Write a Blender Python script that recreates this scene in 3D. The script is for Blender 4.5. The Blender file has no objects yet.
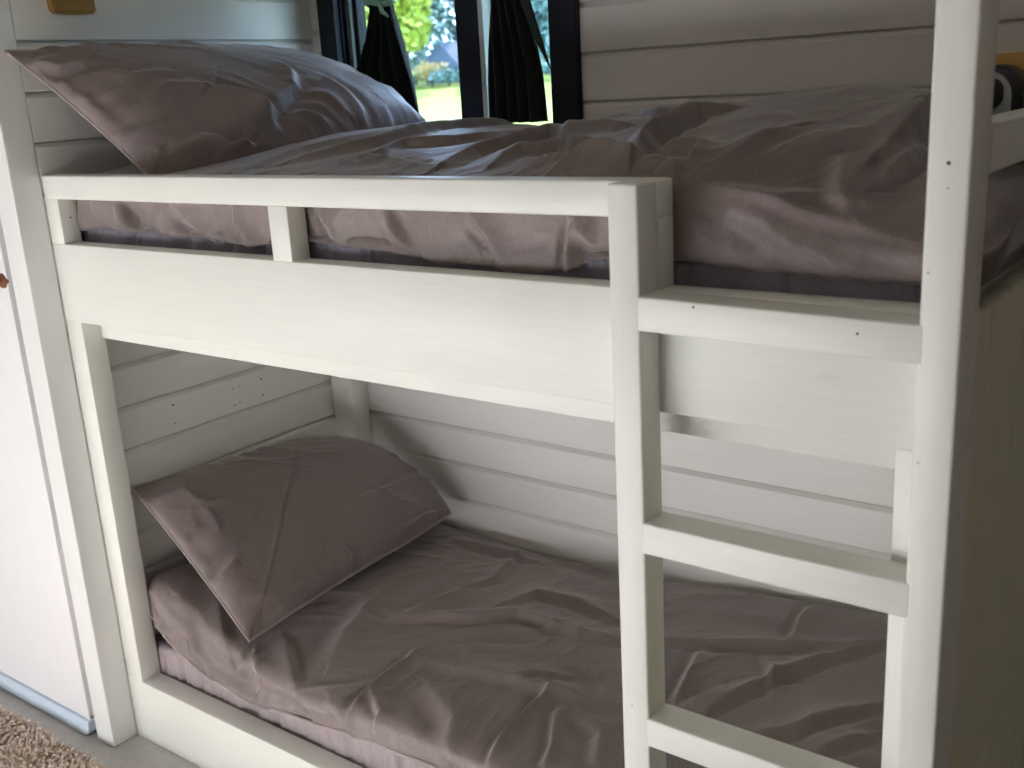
import bpy, bmesh, math, random
import numpy as np
from mathutils import Vector, Matrix
random.seed(4)
SC = bpy.context.scene
COL = SC.collection

# ---------- scene tagging ----------
def tag(o, label=None, cat=None, group=None, kind=None):
    if label: o['label'] = label
    if cat: o['category'] = cat
    if group: o['group'] = group
    if kind: o['kind'] = kind
    return o
def empty(name, loc):
    o = bpy.data.objects.new(name, None); COL.objects.link(o)
    o.location = loc; o.empty_display_size = .1
    return o
def link_mesh(name, me, mat, parent=None):
    o = bpy.data.objects.new(name, me); COL.objects.link(o)
    if mat: me.materials.append(mat)
    if parent is not None:
        o.parent = parent
        w = Vector(parent.location); q = parent.parent
        while q is not None: w += Vector(q.location); q = q.parent
        me.transform(Matrix.Translation(-w))
    return o
def smooth(me, ang=None):
    for p in me.polygons: p.use_smooth = True
    if ang:
        me.update()
        bm = bmesh.new(); bm.from_mesh(me)
        for e in bm.edges:
            if len(e.link_faces) == 2 and e.calc_face_angle(0) > ang: e.smooth = False
        bm.to_mesh(me); bm.free()
class MB:
    """collects simple solids and links them as one mesh"""
    def __init__(self): self.bm = bmesh.new()
    def box(self, x0, x1, y0, y1, z0, z1, bev=.003, seg=2, taper=None):
        r = bmesh.ops.create_cube(self.bm, size=1)
        vs = r['verts']
        for v in vs:
            v.co = Vector((x0+(v.co.x+.5)*(x1-x0), y0+(v.co.y+.5)*(y1-y0), z0+(v.co.z+.5)*(z1-z0)))
        if bev > 0:
            es = list({e for v in vs for e in v.link_edges})
            bmesh.ops.bevel(self.bm, geom=es, offset=bev, segments=seg, affect='EDGES', profile=.5, clamp_overlap=True)
        return self
    def tube(self, pts, r, n=10, closed_ends=True):
        pts = [Vector(p) for p in pts]; rings = []
        rr = r if isinstance(r, (list, tuple)) else [r]*len(pts)
        up = Vector((0, 0, 1))
        for i, p in enumerate(pts):
            d = (pts[min(i+1, len(pts)-1)]-pts[max(i-1, 0)]).normalized()
            a = d.cross(up)
            if a.length < .1: a = d.cross(Vector((0, 1, 0)))
            a.normalize(); b = d.cross(a).normalized()
            rings.append([self.bm.verts.new(p+(a*math.cos(2*math.pi*k/n)+b*math.sin(2*math.pi*k/n))*rr[i]) for k in range(n)])
        for q, w in zip(rings[:-1], rings[1:]):
            for k in range(n): self.bm.faces.new((q[k], q[(k+1) % n], w[(k+1) % n], w[k]))
        if closed_ends:
            self.bm.faces.new(rings[0][::-1]); self.bm.faces.new(rings[-1])
        return self
    def prism(self, poly, axis, a0, a1, bev=0):
        """poly in the two other axes, extruded along axis from a0 to a1"""
        def P(u, v, a):
            return {'x': (a, u, v), 'y': (u, a, v), 'z': (u, v, a)}[axis]
        lo = [self.bm.verts.new(P(u, v, a0)) for u, v in poly]; hi = [self.bm.verts.new(P(u, v, a1)) for u, v in poly]
        n = len(poly)
        fs = [self.bm.faces.new(lo[::-1]), self.bm.faces.new(hi)]
        for k in range(n): fs.append(self.bm.faces.new((lo[k], lo[(k+1) % n], hi[(k+1) % n], hi[k])))
        if bev:
            es = list({e for f in fs[:2] for e in f.edges})
            bmesh.ops.bevel(self.bm, geom=es, offset=bev, segments=2, affect='EDGES', profile=.5)
        return self
    def build(self, name, mat, parent=None, sm=False, ang=.6):
        bmesh.ops.recalc_face_normals(self.bm, faces=self.bm.faces)
        me = bpy.data.meshes.new(name); self.bm.to_mesh(me); self.bm.free()
        if sm: smooth(me, ang)
        return link_mesh(name, me, mat, parent)
def grid_mesh(name, G, mat, parent=None, wrap_v=False, caps=False, sm=True):
    nv, nu = G.shape[:2]
    verts = G.reshape(-1, 3); faces = []
    idx = np.arange(nv*nu).reshape(nv, nu)
    a = idx[:-1, :-1].ravel(); b = idx[:-1, 1:].ravel(); c = idx[1:, 1:].ravel(); d = idx[1:, :-1].ravel()
    faces = np.stack([a, b, c, d], 1).tolist()
    if wrap_v:
        a = idx[-1, :-1]; b = idx[-1, 1:]; c = idx[0, 1:]; d = idx[0, :-1]
        faces += np.stack([a, b, c, d], 1).tolist()
    if caps:
        faces.append(idx[:, 0].tolist()[::-1]); faces.append(idx[:, -1].tolist())
    me = bpy.data.meshes.new(name); me.from_pydata(verts.tolist(), [], faces); me.update()
    bm = bmesh.new(); bm.from_mesh(me); bmesh.ops.recalc_face_normals(bm, faces=bm.faces); bm.to_mesh(me); bm.free()
    if sm: smooth(me)
    return link_mesh(name, me, mat, parent)

# ---------- materials ----------
def srgb(r, g, b):
    f = lambda c: ((c/255+.055)/1.055)**2.4 if c/255 > .04045 else c/255/12.92
    return (f(r), f(g), f(b), 1)
def new_mat(name):
    m = bpy.data.materials.new(name); m.use_nodes = True
    nt = m.node_tree; b = nt.nodes['Principled BSDF']
    return m, nt, b
def noise_node(nt, scale, detail=3, rough=.5, vec=None, dist=0):
    n = nt.nodes.new('ShaderNodeTexNoise'); n.inputs['Scale'].default_value = scale
    n.inputs['Detail'].default_value = detail; n.inputs['Roughness'].default_value = rough; n.inputs['Distortion'].default_value = dist
    if vec is not None: nt.links.new(vec, n.inputs['Vector'])
    return n
def mapping(nt, scale):
    tc = nt.nodes.new('ShaderNodeTexCoord'); mp = nt.nodes.new('ShaderNodeMapping')
    mp.inputs['Scale'].default_value = scale
    nt.links.new(tc.outputs['Object'], mp.inputs['Vector']); return mp.outputs['Vector']
def ramp(nt, src, stops):
    r = nt.nodes.new('ShaderNodeValToRGB')
    e = r.color_ramp.elements
    while len(e) < len(stops): e.new(.5)
    for k, (p, c) in enumerate(stops): e[k].position = p; e[k].color = c
    nt.links.new(src, r.inputs['Fac']); return r
def bump(nt, b, src, strength, dist):
    bp = nt.nodes.new('ShaderNodeBump'); bp.inputs['Strength'].default_value = strength; bp.inputs['Distance'].default_value = dist
    nt.links.new(src, bp.inputs['Height']); nt.links.new(bp.outputs['Normal'], b.inputs['Normal'])
def paint(name, col, rough=.42, grain=(1.5, 14, 60), knots=True, var=.03, bumpy=.25):
    """brushed paint over softwood: faint grain, faint yellow knots"""
    m, nt, b = new_mat(name)
    v = mapping(nt, grain); n = noise_node(nt, 4, 5, .6, v, .4)
    lo = tuple(c*(1-var) for c in col[:3])+(1,); hi = tuple(min(1, c*(1+var*.6)) for c in col[:3])+(1,)
    r = ramp(nt, n.outputs['Fac'], [(.3, lo), (.7, hi)])
    out = r.outputs['Color']
    if knots:
        vk = mapping(nt, (3.1, 3.1, 8.3)); vo = nt.nodes.new('ShaderNodeTexVoronoi'); vo.inputs['Scale'].default_value = 1.0
        nt.links.new(vk, vo.inputs['Vector'])
        k = ramp(nt, vo.outputs['Distance'], [(.0, (1, 1, 1, 1)), (.075, (0, 0, 0, 1))])
        mx = nt.nodes.new('ShaderNodeMixRGB'); mx.blend_type = 'MIX'
        mu = nt.nodes.new('ShaderNodeMath'); mu.operation = 'MULTIPLY'; mu.inputs[1].default_value = .35
        nt.links.new(k.outputs['Color'], mu.inputs[0]); nt.links.new(mu.outputs[0], mx.inputs['Fac'])
        nt.links.new(out, mx.inputs['Color1']); mx.inputs['Color2'].default_value = (col[0]*.86, col[1]*.74, col[2]*.55, 1)
        out = mx.outputs['Color']
    nt.links.new(out, b.inputs['Base Color'])
    b.inputs['Roughness'].default_value = rough
    bump(nt, b, n.outputs['Fac'], bumpy, .0012)
    return m
def fabric(name, col, sheen=.35, weave=900):
    m, nt, b = new_mat(name)
    tc = nt.nodes.new('ShaderNodeTexCoord')
    a = noise_node(nt, 1.0, 2, .6, mapping(nt, (weave, weave*.12, weave*.12)))
    c = noise_node(nt, 1.0, 2, .6, mapping(nt, (weave*.12, weave, weave)))
    mm = nt.nodes.new('ShaderNodeMath'); mm.operation = 'ADD'
    nt.links.new(a.outputs['Fac'], mm.inputs[0]); nt.links.new(c.outputs['Fac'], mm.inputs[1])
    hf = nt.nodes.new('ShaderNodeMath'); hf.operation = 'MULTIPLY'; hf.inputs[1].default_value = .5
    nt.links.new(mm.outputs[0], hf.inputs[0])
    lo = tuple(x*.80 for x in col[:3])+(1,); hi = tuple(x*1.20 for x in col[:3])+(1,)
    r = ramp(nt, hf.outputs[0], [(.38, lo), (.62, hi)])
    big = noise_node(nt, 5, 3, .5)
    nt.links.new(tc.outputs['Object'], big.inputs['Vector'])
    rb = ramp(nt, big.outputs['Fac'], [(.3, (.93, .92, .93, 1)), (.7, (1.05, 1.04, 1.05, 1))])
    mx = nt.nodes.new('ShaderNodeMixRGB'); mx.blend_type = 'MULTIPLY'; mx.inputs['Fac'].default_value = 1
    nt.links.new(r.outputs['Color'], mx.inputs['Color1']); nt.links.new(rb.outputs['Color'], mx.inputs['Color2'])
    nt.links.new(mx.outputs['Color'], b.inputs['Base Color'])
    b.inputs['Roughness'].default_value = .52
    b.inputs['Sheen Weight'].default_value = sheen; b.inputs['Sheen Roughness'].default_value = .45
    b.inputs['Specular IOR Level'].default_value = .45
    fine = noise_node(nt, 60, 4, .6, None, .6); nt.links.new(tc.outputs['Object'], fine.inputs['Vector'])
    bump(nt, b, fine.outputs['Fac'], .30, .0025)
    return m
def plain(name, col, rough=.5, metal=0, var=0.06, scale=20, spec=.5, bumpy=0):
    m, nt, b = new_mat(name)
    tc = nt.nodes.new('ShaderNodeTexCoord'); n = noise_node(nt, scale, 4, .6); nt.links.new(tc.outputs['Object'], n.inputs['Vector'])
    r = ramp(nt, n.outputs['Fac'], [(.3, tuple(c*(1-var) for c in col[:3])+(1,)), (.7, tuple(min(1, c*(1+var)) for c in col[:3])+(1,))])
    nt.links.new(r.outputs['Color'], b.inputs['Base Color'])
    b.inputs['Roughness'].default_value = rough; b.inputs['Metallic'].default_value = metal; b.inputs['Specular IOR Level'].default_value = spec
    if bumpy: bump(nt, b, n.outputs['Fac'], bumpy, .002)
    return m
M = {}
M['cream'] = paint('cream_bed_paint', srgb(237, 237, 230), .38, (30, 1.5, 30))
M['cream_x'] = paint('cream_bed_paint_long', srgb(237, 237, 230), .38, (1.5, 14, 50))
M['cream_z'] = paint('cream_bed_paint_upright', srgb(237, 237, 230), .38, (30, 30, 1.5))
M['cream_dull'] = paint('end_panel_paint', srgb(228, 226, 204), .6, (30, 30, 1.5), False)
M['wall_b'] = paint('white_wall_boards', srgb(233, 229, 226), .45, (1.2, 12, 45))
M['wall_l'] = paint('white_wall_boards_side', srgb(233, 233, 228), .45, (12, 1.2, 45))
M['white'] = paint('white_door_paint', srgb(243, 241, 243), .4, (14, 14, 1.5), False, .015, .1)
M['white_post'] = paint('white_post_paint', srgb(238, 238, 236), .4, (20, 20, 1.5), False, .02)
M['trim'] = paint('white_trim_paint', srgb(236, 235, 228), .4, (20, 20, 1.5), False, .02)
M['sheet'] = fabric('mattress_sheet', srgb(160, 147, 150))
M['midwall'] = plain('grey_brown_wall', srgb(145, 140, 130), .7, 0, .03)
M['gasket'] = plain('grey_gap_strip', srgb(172, 172, 174), .6)
M['piping'] = fabric('pale_piping_cotton', srgb(160, 146, 143), .3)  # hem and seams made paler to carry the light they catch
M['sheet_shaded'] = fabric('shaded_mattress_sheet', srgb(126, 121, 134), .3)  # mattress sheet darkened for the shade under the upper duvet
M['duvet'] = fabric('brown_grey_cotton', srgb(119, 107, 104), .4)
M['pillow'] = fabric('brown_grey_pillow_cotton', srgb(115, 103, 101), .4)
M['navy'] = plain('navy_frame_paint', srgb(12, 19, 32), .5, 0, .15, 20, .25)
M['curtain'] = plain('dark_green_velvet', srgb(20, 30, 26), .9, 0, .2, 60)
M['tie'] = plain('pale_green_satin_cord', srgb(120, 160, 145), .4, 0, .1)
M['brass'] = plain('aged_brass', srgb(150, 118, 66), .5, .55, .1)
M['copper'] = plain('copper_latch', srgb(150, 105, 80), .4, .8, .1)
M['floor'] = plain('grey_vinyl_floor', srgb(190, 187, 184), .5, 0, .08, 35, .4, .1)
M['sill'] = plain('pale_blue_white_sill', srgb(214, 228, 244), .3, 0, .02)
M['black'] = plain('black_plastic', srgb(28, 28, 30), .35, 0, .05)
M['silver'] = plain('silver_grey_plastic', srgb(178, 186, 190), .35, 0, .03)
M['pine'] = paint('varnished_pine', srgb(222, 176, 98), .45, (1.2, 14, 40), True, .14)
M['darkwood'] = plain('dark_stained_wood', srgb(104, 92, 80), .6, 0, .15, 6)
M['ceil'] = plain('ceiling_white', srgb(170, 165, 155), .7, 0, .02)
M['dark_hole'] = plain('screw_hole_dark', srgb(40, 34, 30), .8)
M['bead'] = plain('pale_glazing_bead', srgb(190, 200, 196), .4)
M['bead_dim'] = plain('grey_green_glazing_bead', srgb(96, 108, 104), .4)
m, nt, b = new_mat('window_glass')
b.inputs['Transmission Weight'].default_value = 1; b.inputs['Roughness'].default_value = 0; b.inputs['IOR'].default_value = 1.01
M['glass'] = m
SKY, SUN, LOW_LAMP, CEILW, EXPO, BEAM = 8.5, 6.0, 64.0, 1.0, 0.20, 235.0
PU = dict(corners=[(.004, -.035, 1.893), (.33, .085, 1.585), (.565, .83, 1.668), (.035, .86, 1.872)], thick=.095, pull=(.005, .06, -.012, .02), shape=(.1, .25), rc=(0, .0, .01, .04))
PL = dict(corners=[(.012, .100, .735), (.515, .050, .430), (.515, .90, .462), (.075, .80, .715)], thick=.080, pull=(-.008, -.012, -.006, .05), shape=(0, .1), rc=(.0, .0, .035, .05))
# ---------- numpy helpers for cloth ----------
def hsh(i, j, s):
    n = (i*374761393 + j*668265263 + s*974711) & 0x7fffffff
    n = ((n ^ (n >> 13))*1274126177) & 0x7fffffff
    return ((n ^ (n >> 16)) & 0xffff)/65535.0*2-1
def vnoise(x, y, s=0):
    xi = np.floor(x).astype(np.int64); yi = np.floor(y).astype(np.int64)
    fx = x-xi; fy = y-yi; fx = fx*fx*fx*(fx*(fx*6-15)+10); fy = fy*fy*fy*(fy*(fy*6-15)+10)
    a = hsh(xi, yi, s); b = hsh(xi+1, yi, s); c = hsh(xi, yi+1, s); d = hsh(xi+1, yi+1, s)
    return (a*(1-fx)+b*fx)*(1-fy)+(c*(1-fx)+d*fx)*fy
def ridged(x, y, s):
    return 1-np.abs(vnoise(x, y, s))*2
def crumple(x, y, s, sc=1.0):
    """cloth-like creases: sharp ridges at several sizes, bent by a slow warp"""
    wx = x + 0.10*vnoise(x*3.1/sc, y*3.1/sc, s+1); wy = y + 0.10*vnoise(x*3.3/sc, y*3.3/sc, s+2)
    h = 0.0*x
    for k, (fx, fy, a, rot) in enumerate(((3.2, 6.0, 1.0, .5), (7.5, 4.0, .70, -.7), (10, 17, .36, .9), (24, 13, .14, -.3))):
        c, q = math.cos(rot), math.sin(rot)
        u = (wx*c+wy*q)*fx/sc; v = (-wx*q+wy*c)*fy/sc
        r = ridged(u, v, s+7*k)
        h = h + a*np.sign(r)*np.abs(r)**1.6*(0.55+0.45*vnoise(u*.37, v*.37, s+50+k))
    return h
def interp(x, pts):
    return np.interp(x, [p[0] for p in pts], [p[1] for p in pts])
def smooth_interp(x, pts, r=.05):
    return sum(interp(x+d*r, pts)*w for d, w in ((-1.5, .1), (-.75, .25), (0, .3), (.75, .25), (1.5, .1)))
def crease_field(U, V, creases):
    """creases: (points [(u,v)...], width, height, side) - ridge with a soft slope on one side"""
    H = np.zeros_like(U)
    for pts, w, a, side in creases:
        best = np.full(U.shape, 9.0); sgn = np.zeros(U.shape); tt = np.zeros(U.shape)
        L = [0.0]
        for p, q in zip(pts[:-1], pts[1:]): L.append(L[-1]+math.hypot(q[0]-p[0], q[1]-p[1]))
        for k, (p, q) in enumerate(zip(pts[:-1], pts[1:])):
            dx, dy = q[0]-p[0], q[1]-p[1]; l2 = dx*dx+dy*dy+1e-9
            t = np.clip(((U-p[0])*dx+(V-p[1])*dy)/l2, 0, 1)
            ex = U-p[0]-t*dx; ey = V-p[1]-t*dy
            d = np.hypot(ex, ey); m = d < best
            best = np.where(m, d, best); sgn = np.where(m, np.sign(dx*ey-dy*ex), sgn)
            tt = np.where(m, (L[k]+t*math.sqrt(l2))/L[-1], tt)
        ww = np.where(sgn*side > 0, w*2.6, w)
        taper = np.sin(np.pi*np.clip(tt*.88+.06, 0, 1))**.6
        sd = best*sgn*(-side)
        H += a*(1.25*np.exp(-(best/ww)**1.5)-.5*np.exp(-((sd-2.3*w)/(1.3*w))**2))*taper
    return H
def section_points(ctrl, n):
    """Catmull-Rom through the control points, resampled evenly: ctrl (k,2,m) -> (n,2,m)"""
    K = ctrl.shape[0]; out = []
    for i in range(K-1):
        p0 = ctrl[max(i-1, 0)]; p1 = ctrl[i]; p2 = ctrl[i+1]; p3 = ctrl[min(i+2, K-1)]
        for t in np.linspace(0, 1, 24, endpoint=False):
            out.append(.5*(2*p1+(p2-p0)*t+(2*p0-5*p1+4*p2-p3)*t*t+(3*p1-p0-3*p2+p3)*t**3))
    out.append(ctrl[-1]); P = np.array(out)
    d = np.sqrt(((P[1:, :, :]-P[:-1, :, :])**2).sum(1)); S = np.vstack([np.zeros((1, d.shape[1])), np.cumsum(d, 0)])
    R = np.zeros((n, 2, P.shape[2])); LEN = S[-1]
    for m in range(P.shape[2]):
        s = np.linspace(0, S[-1, m], n)
        R[:, 0, m] = np.interp(s, S[:, m], P[:, 0, m]); R[:, 1, m] = np.interp(s, S[:, m], P[:, 1, m])
    return R, LEN
def duvet_surface(kind, nx, nv):
    """base surface of a duvet, (nv, nx, 3), with its cloth coordinates U (along) and V (across)"""
    if kind == 'upper':
        x0, x1, rr = .03, 2.222, .035
    else:
        x0, x1, rr = .02, 2.10, .06
    e = np.linspace(0, 1, nx); xs = x0+(x1-x0)*e
    # denser rows near both ends so that they round off
    a = np.clip((xs-x0)/rr, 0, 1); b = np.clip((x1-xs)/rr, 0, 1)
    X = xs
    k = np.sqrt(1-(1-a)**2)*np.sqrt(1-(1-b)**2)
    if kind == 'upper':
        zb = smooth_interp(X, [(0, 1.466), (.37, 1.461), (.73, 1.448), (.86, 1.461), (1.14, 1.449), (1.31, 1.436), (1.5, 1.436), (1.6, 1.460), (1.745, 1.470), (1.94, 1.456), (2.11, 1.456), (2.3, 1.460)], .03)
        zk = smooth_interp(X, [(0, 1.585), (1.2, 1.59), (1.6, 1.592), (1.73, 1.585), (1.80, 1.562), (1.93, 1.537), (2.08, 1.505), (2.3, 1.50)], .03)
        zq = smooth_interp(X, [(0, 1.60), (1.3, 1.605), (1.6, 1.628), (1.75, 1.635), (1.95, 1.62), (2.1, 1.57), (2.3, 1.55)], .05)
        zm = smooth_interp(X, [(0, 1.64), (.7, 1.655), (1.0, 1.640), (1.25, 1.645), (1.4, 1.672), (1.6, 1.685), (1.75, 1.704), (1.88, 1.708), (2.0, 1.69), (2.12, 1.62), (2.3, 1.57)], .05)
        zr = smooth_interp(X, [(0, 1.62), (.47, 1.668), (.76, 1.662), (.985, 1.632), (1.19, 1.650), (1.5, 1.665), (1.75, 1.685), (1.9, 1.67), (2.1, 1.60), (2.3, 1.55)], .05)
        yf = .0535
        zu = np.maximum(zb+.004, 1.471)
        C = [(.30, 1.474), (.10, zu), (.064, zu-.001), (.0585, zb*.7+zu*.3), (.0560, zb), (yf, zb+(zk-zb)*.4), (yf+.004, zb+(zk-zb)*.78), (yf+.03, zk), (.19, zq), (.5, zm), (.75, .55*zm+.45*zr+.004), (.89, zr-.004), (.945, zr-.045), (.95, zr*.5+1.47*.5), (.92, 1.475), (.7, 1.468)]
        zmid = 1.545
    else:
        zb = smooth_interp(X, [(0, .40), (.07, .385), (.15, .305), (.3, .25), (.46, .24), (.63, .248), (.95, .282), (1.1, .285), (1.6, .29), (2.1, .29)], .03)
        zk = smooth_interp(X, [(0, .485), (.1, .475), (.25, .40), (.45, .36), (.7, .352), (1.1, .36), (2.1, .37)], .04)
        zm = smooth_interp(X, [(0, .47), (.3, .42), (.6, .40), (1.0, .40), (1.5, .41), (2.1, .43)], .06)
        zr = smooth_interp(X, [(0, .40), (.44, .395), (.72, .382), (1.07, .382), (1.33, .418), (1.84, .462), (2.1, .46)], .06)
        zu = np.maximum(zb+.004, .280)
        C = [(.30, .283), (.10, zu), (.072, zu-.001), (.0665, zb*.7+zu*.3), (.0635, zb), (.0625, zb+(zk-zb)*.35), (.070, zb+(zk-zb)*.75), (.115, zk), (.25, zk*.5+zm*.5), (.5, zm), (.75, .55*zm+.45*zr), (.89, zr), (.948, zr-.015), (.957, zr*.5+.32*.5), (.93, .295), (.7, .285)]
        zmid = .37
    ctrl = np.array([[np.zeros(X.shape)+p[0], np.zeros(X.shape)+p[1]] for p in C])
    P, LEN = section_points(ctrl, nv)
    Y = P[:, 0, :]; Z = P[:, 1, :]
    ym = .5
    Yc = ym+(Y-ym)*(1-.10*(1-k))           # ends draw in a little
    Zc = zmid+(Z-zmid)*(.25+.75*k)
    G = np.stack([np.broadcast_to(X, Y.shape), Yc, Zc], -1).copy()
    V = np.linspace(0, 1, nv)[:, None]*LEN[None, :]
    U = np.broadcast_to(X, V.shape)
    return G, U, V, k
def grid_normals(G):
    du = np.gradient(G, axis=1); dv = np.gradient(G, axis=0)
    n = np.cross(du, dv); n /= np.linalg.norm(n, axis=-1, keepdims=True)+1e-12
    return n
def pillow_surface(corners, thick, nu, nv, pull, shape, rc):
    """corners A (top front) B (bottom front) C (bottom rear) D (top rear); seam sheet Q, normal, s, t, puff height w and cloth lengths"""
    A, B, Cc, D = [np.array(c, float) for c in corners]
    s = np.linspace(0, 1, nu)[None, :]; t = np.linspace(0, 1, nv)[:, None]   # s along A->D, t along A->B
    s = s+0*t; t = t+0*s
    P = ((1-s)*(1-t))[..., None]*A+(s*(1-t))[..., None]*D+((1-s)*t)[..., None]*B+(s*t)[..., None]*Cc
    n = np.cross(D-A+Cc-B, B-A+Cc-D); n /= np.linalg.norm(n)
    if n[2] < 0: n = -n
    ut = ((A-B)+(D-Cc)); ut /= np.linalg.norm(ut); uf = ((A-D)+(B-Cc)); uf /= np.linalg.norm(uf)
    bow = (np.sin(np.pi*s)**.8*(pull[0]*(1-t)-pull[1]*t))[..., None]*ut+(np.sin(np.pi*t)**.8*(pull[2]*(1-s)-pull[3]*s))[..., None]*uf
    cen = (A+B+Cc+D)/4
    Q = P+bow
    for c, amt, (cs, ct) in zip((A, B, Cc, D), rc, ((0, 0), (0, 1), (1, 1), (1, 0))):
        q = (np.clip(1-np.abs(s-cs)*3.2, 0, 1)*np.clip(1-np.abs(t-ct)*2.6, 0, 1))**1.3
        Q = Q+(q*amt)[..., None]*(cen-c)/np.linalg.norm(cen-c)
    ss = np.clip(1-np.abs(2*s-1)**3.0, 0, 1); tt = np.clip(1-np.abs(2*t-1)**2.8, 0, 1)
    w = (ss*tt)**.55
    w = w*(1+shape[0]*(s-.5)+shape[1]*(t-.5))
    LU = (np.linalg.norm(D-A)+np.linalg.norm(Cc-B))/2; LV = (np.linalg.norm(B-A)+np.linalg.norm(Cc-D))/2
    return Q, n, s, t, w*thick, LU, LV
UPPER_CREASES = [
 ([(1.189, 0.497), (1.173, 0.612), (1.2, 0.666), (1.206, 0.841), (1.436, 0.765)], 0.014, 0.016, 1),
 ([(1.294, 0.536), (1.272, 0.646), (1.387, 0.645), (1.574, 0.502)], 0.012, 0.012, 1),
 ([(1.403, 0.487), (1.414, 0.534), (1.502, 0.528), (1.563, 0.496)], 0.012, 0.012, -1),
 ([(0.871, 0.628), (0.865, 0.711), (0.991, 0.76), (1.041, 0.857)], 0.014, 0.01, 1),
 ([(0.898, 0.443), (0.876, 0.558), (1.002, 0.538), (1.145, 0.481)], 0.012, 0.01, -1),
 ([(0.684, 0.576), (0.783, 0.733), (0.788, 0.944), (0.788, 1.195)], 0.018, 0.012, 1),
 ([(0.596, 0.465), (0.59, 0.659), (0.667, 0.757), (0.739, 0.86)], 0.02, 0.006, 1),
 ([(1.623, 0.46), (1.59, 0.565), (1.59, 0.656), (1.579, 0.781), (1.629, 0.77)], 0.012, 0.022, 1),
 ([(1.623, 0.473), (1.524, 0.559), (1.37, 0.651)], 0.01, 0.01, 1),
 ([(1.7, 0.407), (1.733, 0.419), (1.733, 0.445), (1.728, 0.478), (1.706, 0.497), (1.634, 0.518)], 0.009, 0.014, -1),
 ([(1.48, 0.482), (1.508, 0.534), (1.612, 0.46), (1.7, 0.426), (1.722, 0.394)], 0.01, 0.012, -1),
 ([(1.772, 0.418), (1.804, 0.469), (1.815, 0.52), (1.843, 0.558)], 0.014, 0.01, 1),
 ([(1.991, 0.78), (2.008, 0.639), (2.008, 0.558), (2.002, 0.497)], 0.013, 0.022, -1),
 ([(2.041, 0.594), (2.041, 0.539), (2.041, 0.49), (2.024, 0.431)], 0.01, 0.014, -1),
 ([(1.898, 0.364), (1.925, 0.381), (1.953, 0.392), (1.997, 0.38)], 0.012, 0.008, 1),
 ([(1.728, 0.381), (1.804, 0.36), (1.876, 0.352), (1.931, 0.349), (1.964, 0.346), (2.008, 0.335), (2.079, 0.314), (2.118, 0.304)], 0.014, 0.012, 1),
 ([(1.772, 0.38), (1.832, 0.334), (1.881, 0.326), (1.947, 0.297)], 0.014, 0.01, 1),
 ([(1.958, 0.479), (1.975, 0.408), (2.002, 0.36)], 0.014, 0.008, 1),
 ([(1.398, 0.922), (1.519, 0.855)], 0.014, 0.012, 1),
 ([(1.294, 0.837), (1.365, 0.888), (1.453, 0.858)], 0.012, 0.01, -1),
 ([(0.936, 0.329), (0.969, 0.278), (0.997, 0.26)], 0.01, 0.01, 1),
 ([(1.118, 0.346), (1.14, 0.308), (1.173, 0.277)], 0.01, 0.01, -1),
 ([(1.327, 0.374), (1.37, 0.335), (1.387, 0.29)], 0.01, 0.011, 1),
 ([(1.552, 0.347), (1.546, 0.314), (1.535, 0.269)], 0.008, 0.014, 1),
 ([(1.563, 0.333), (1.59, 0.286), (1.612, 0.272)], 0.009, 0.012, 1),
 ([(0.244, 0.321), (0.266, 0.29), (0.299, 0.266)], 0.009, -0.014, 1),
 ([(0.459, 0.327), (0.502, 0.29), (0.585, 0.265)], 0.01, 0.008, 1),
 ([(0.673, 0.35), (0.678, 0.304), (0.722, 0.272)], 0.01, 0.008, 1),
 ([(1.887, 0.492), (1.92, 0.528), (1.969, 0.566), (1.986, 0.656)], 0.02, 0.008, 1),
 ([(1.815, 0.398), (1.903, 0.402), (1.991, 0.406)], 0.02, -0.008, 1),
]
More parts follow.
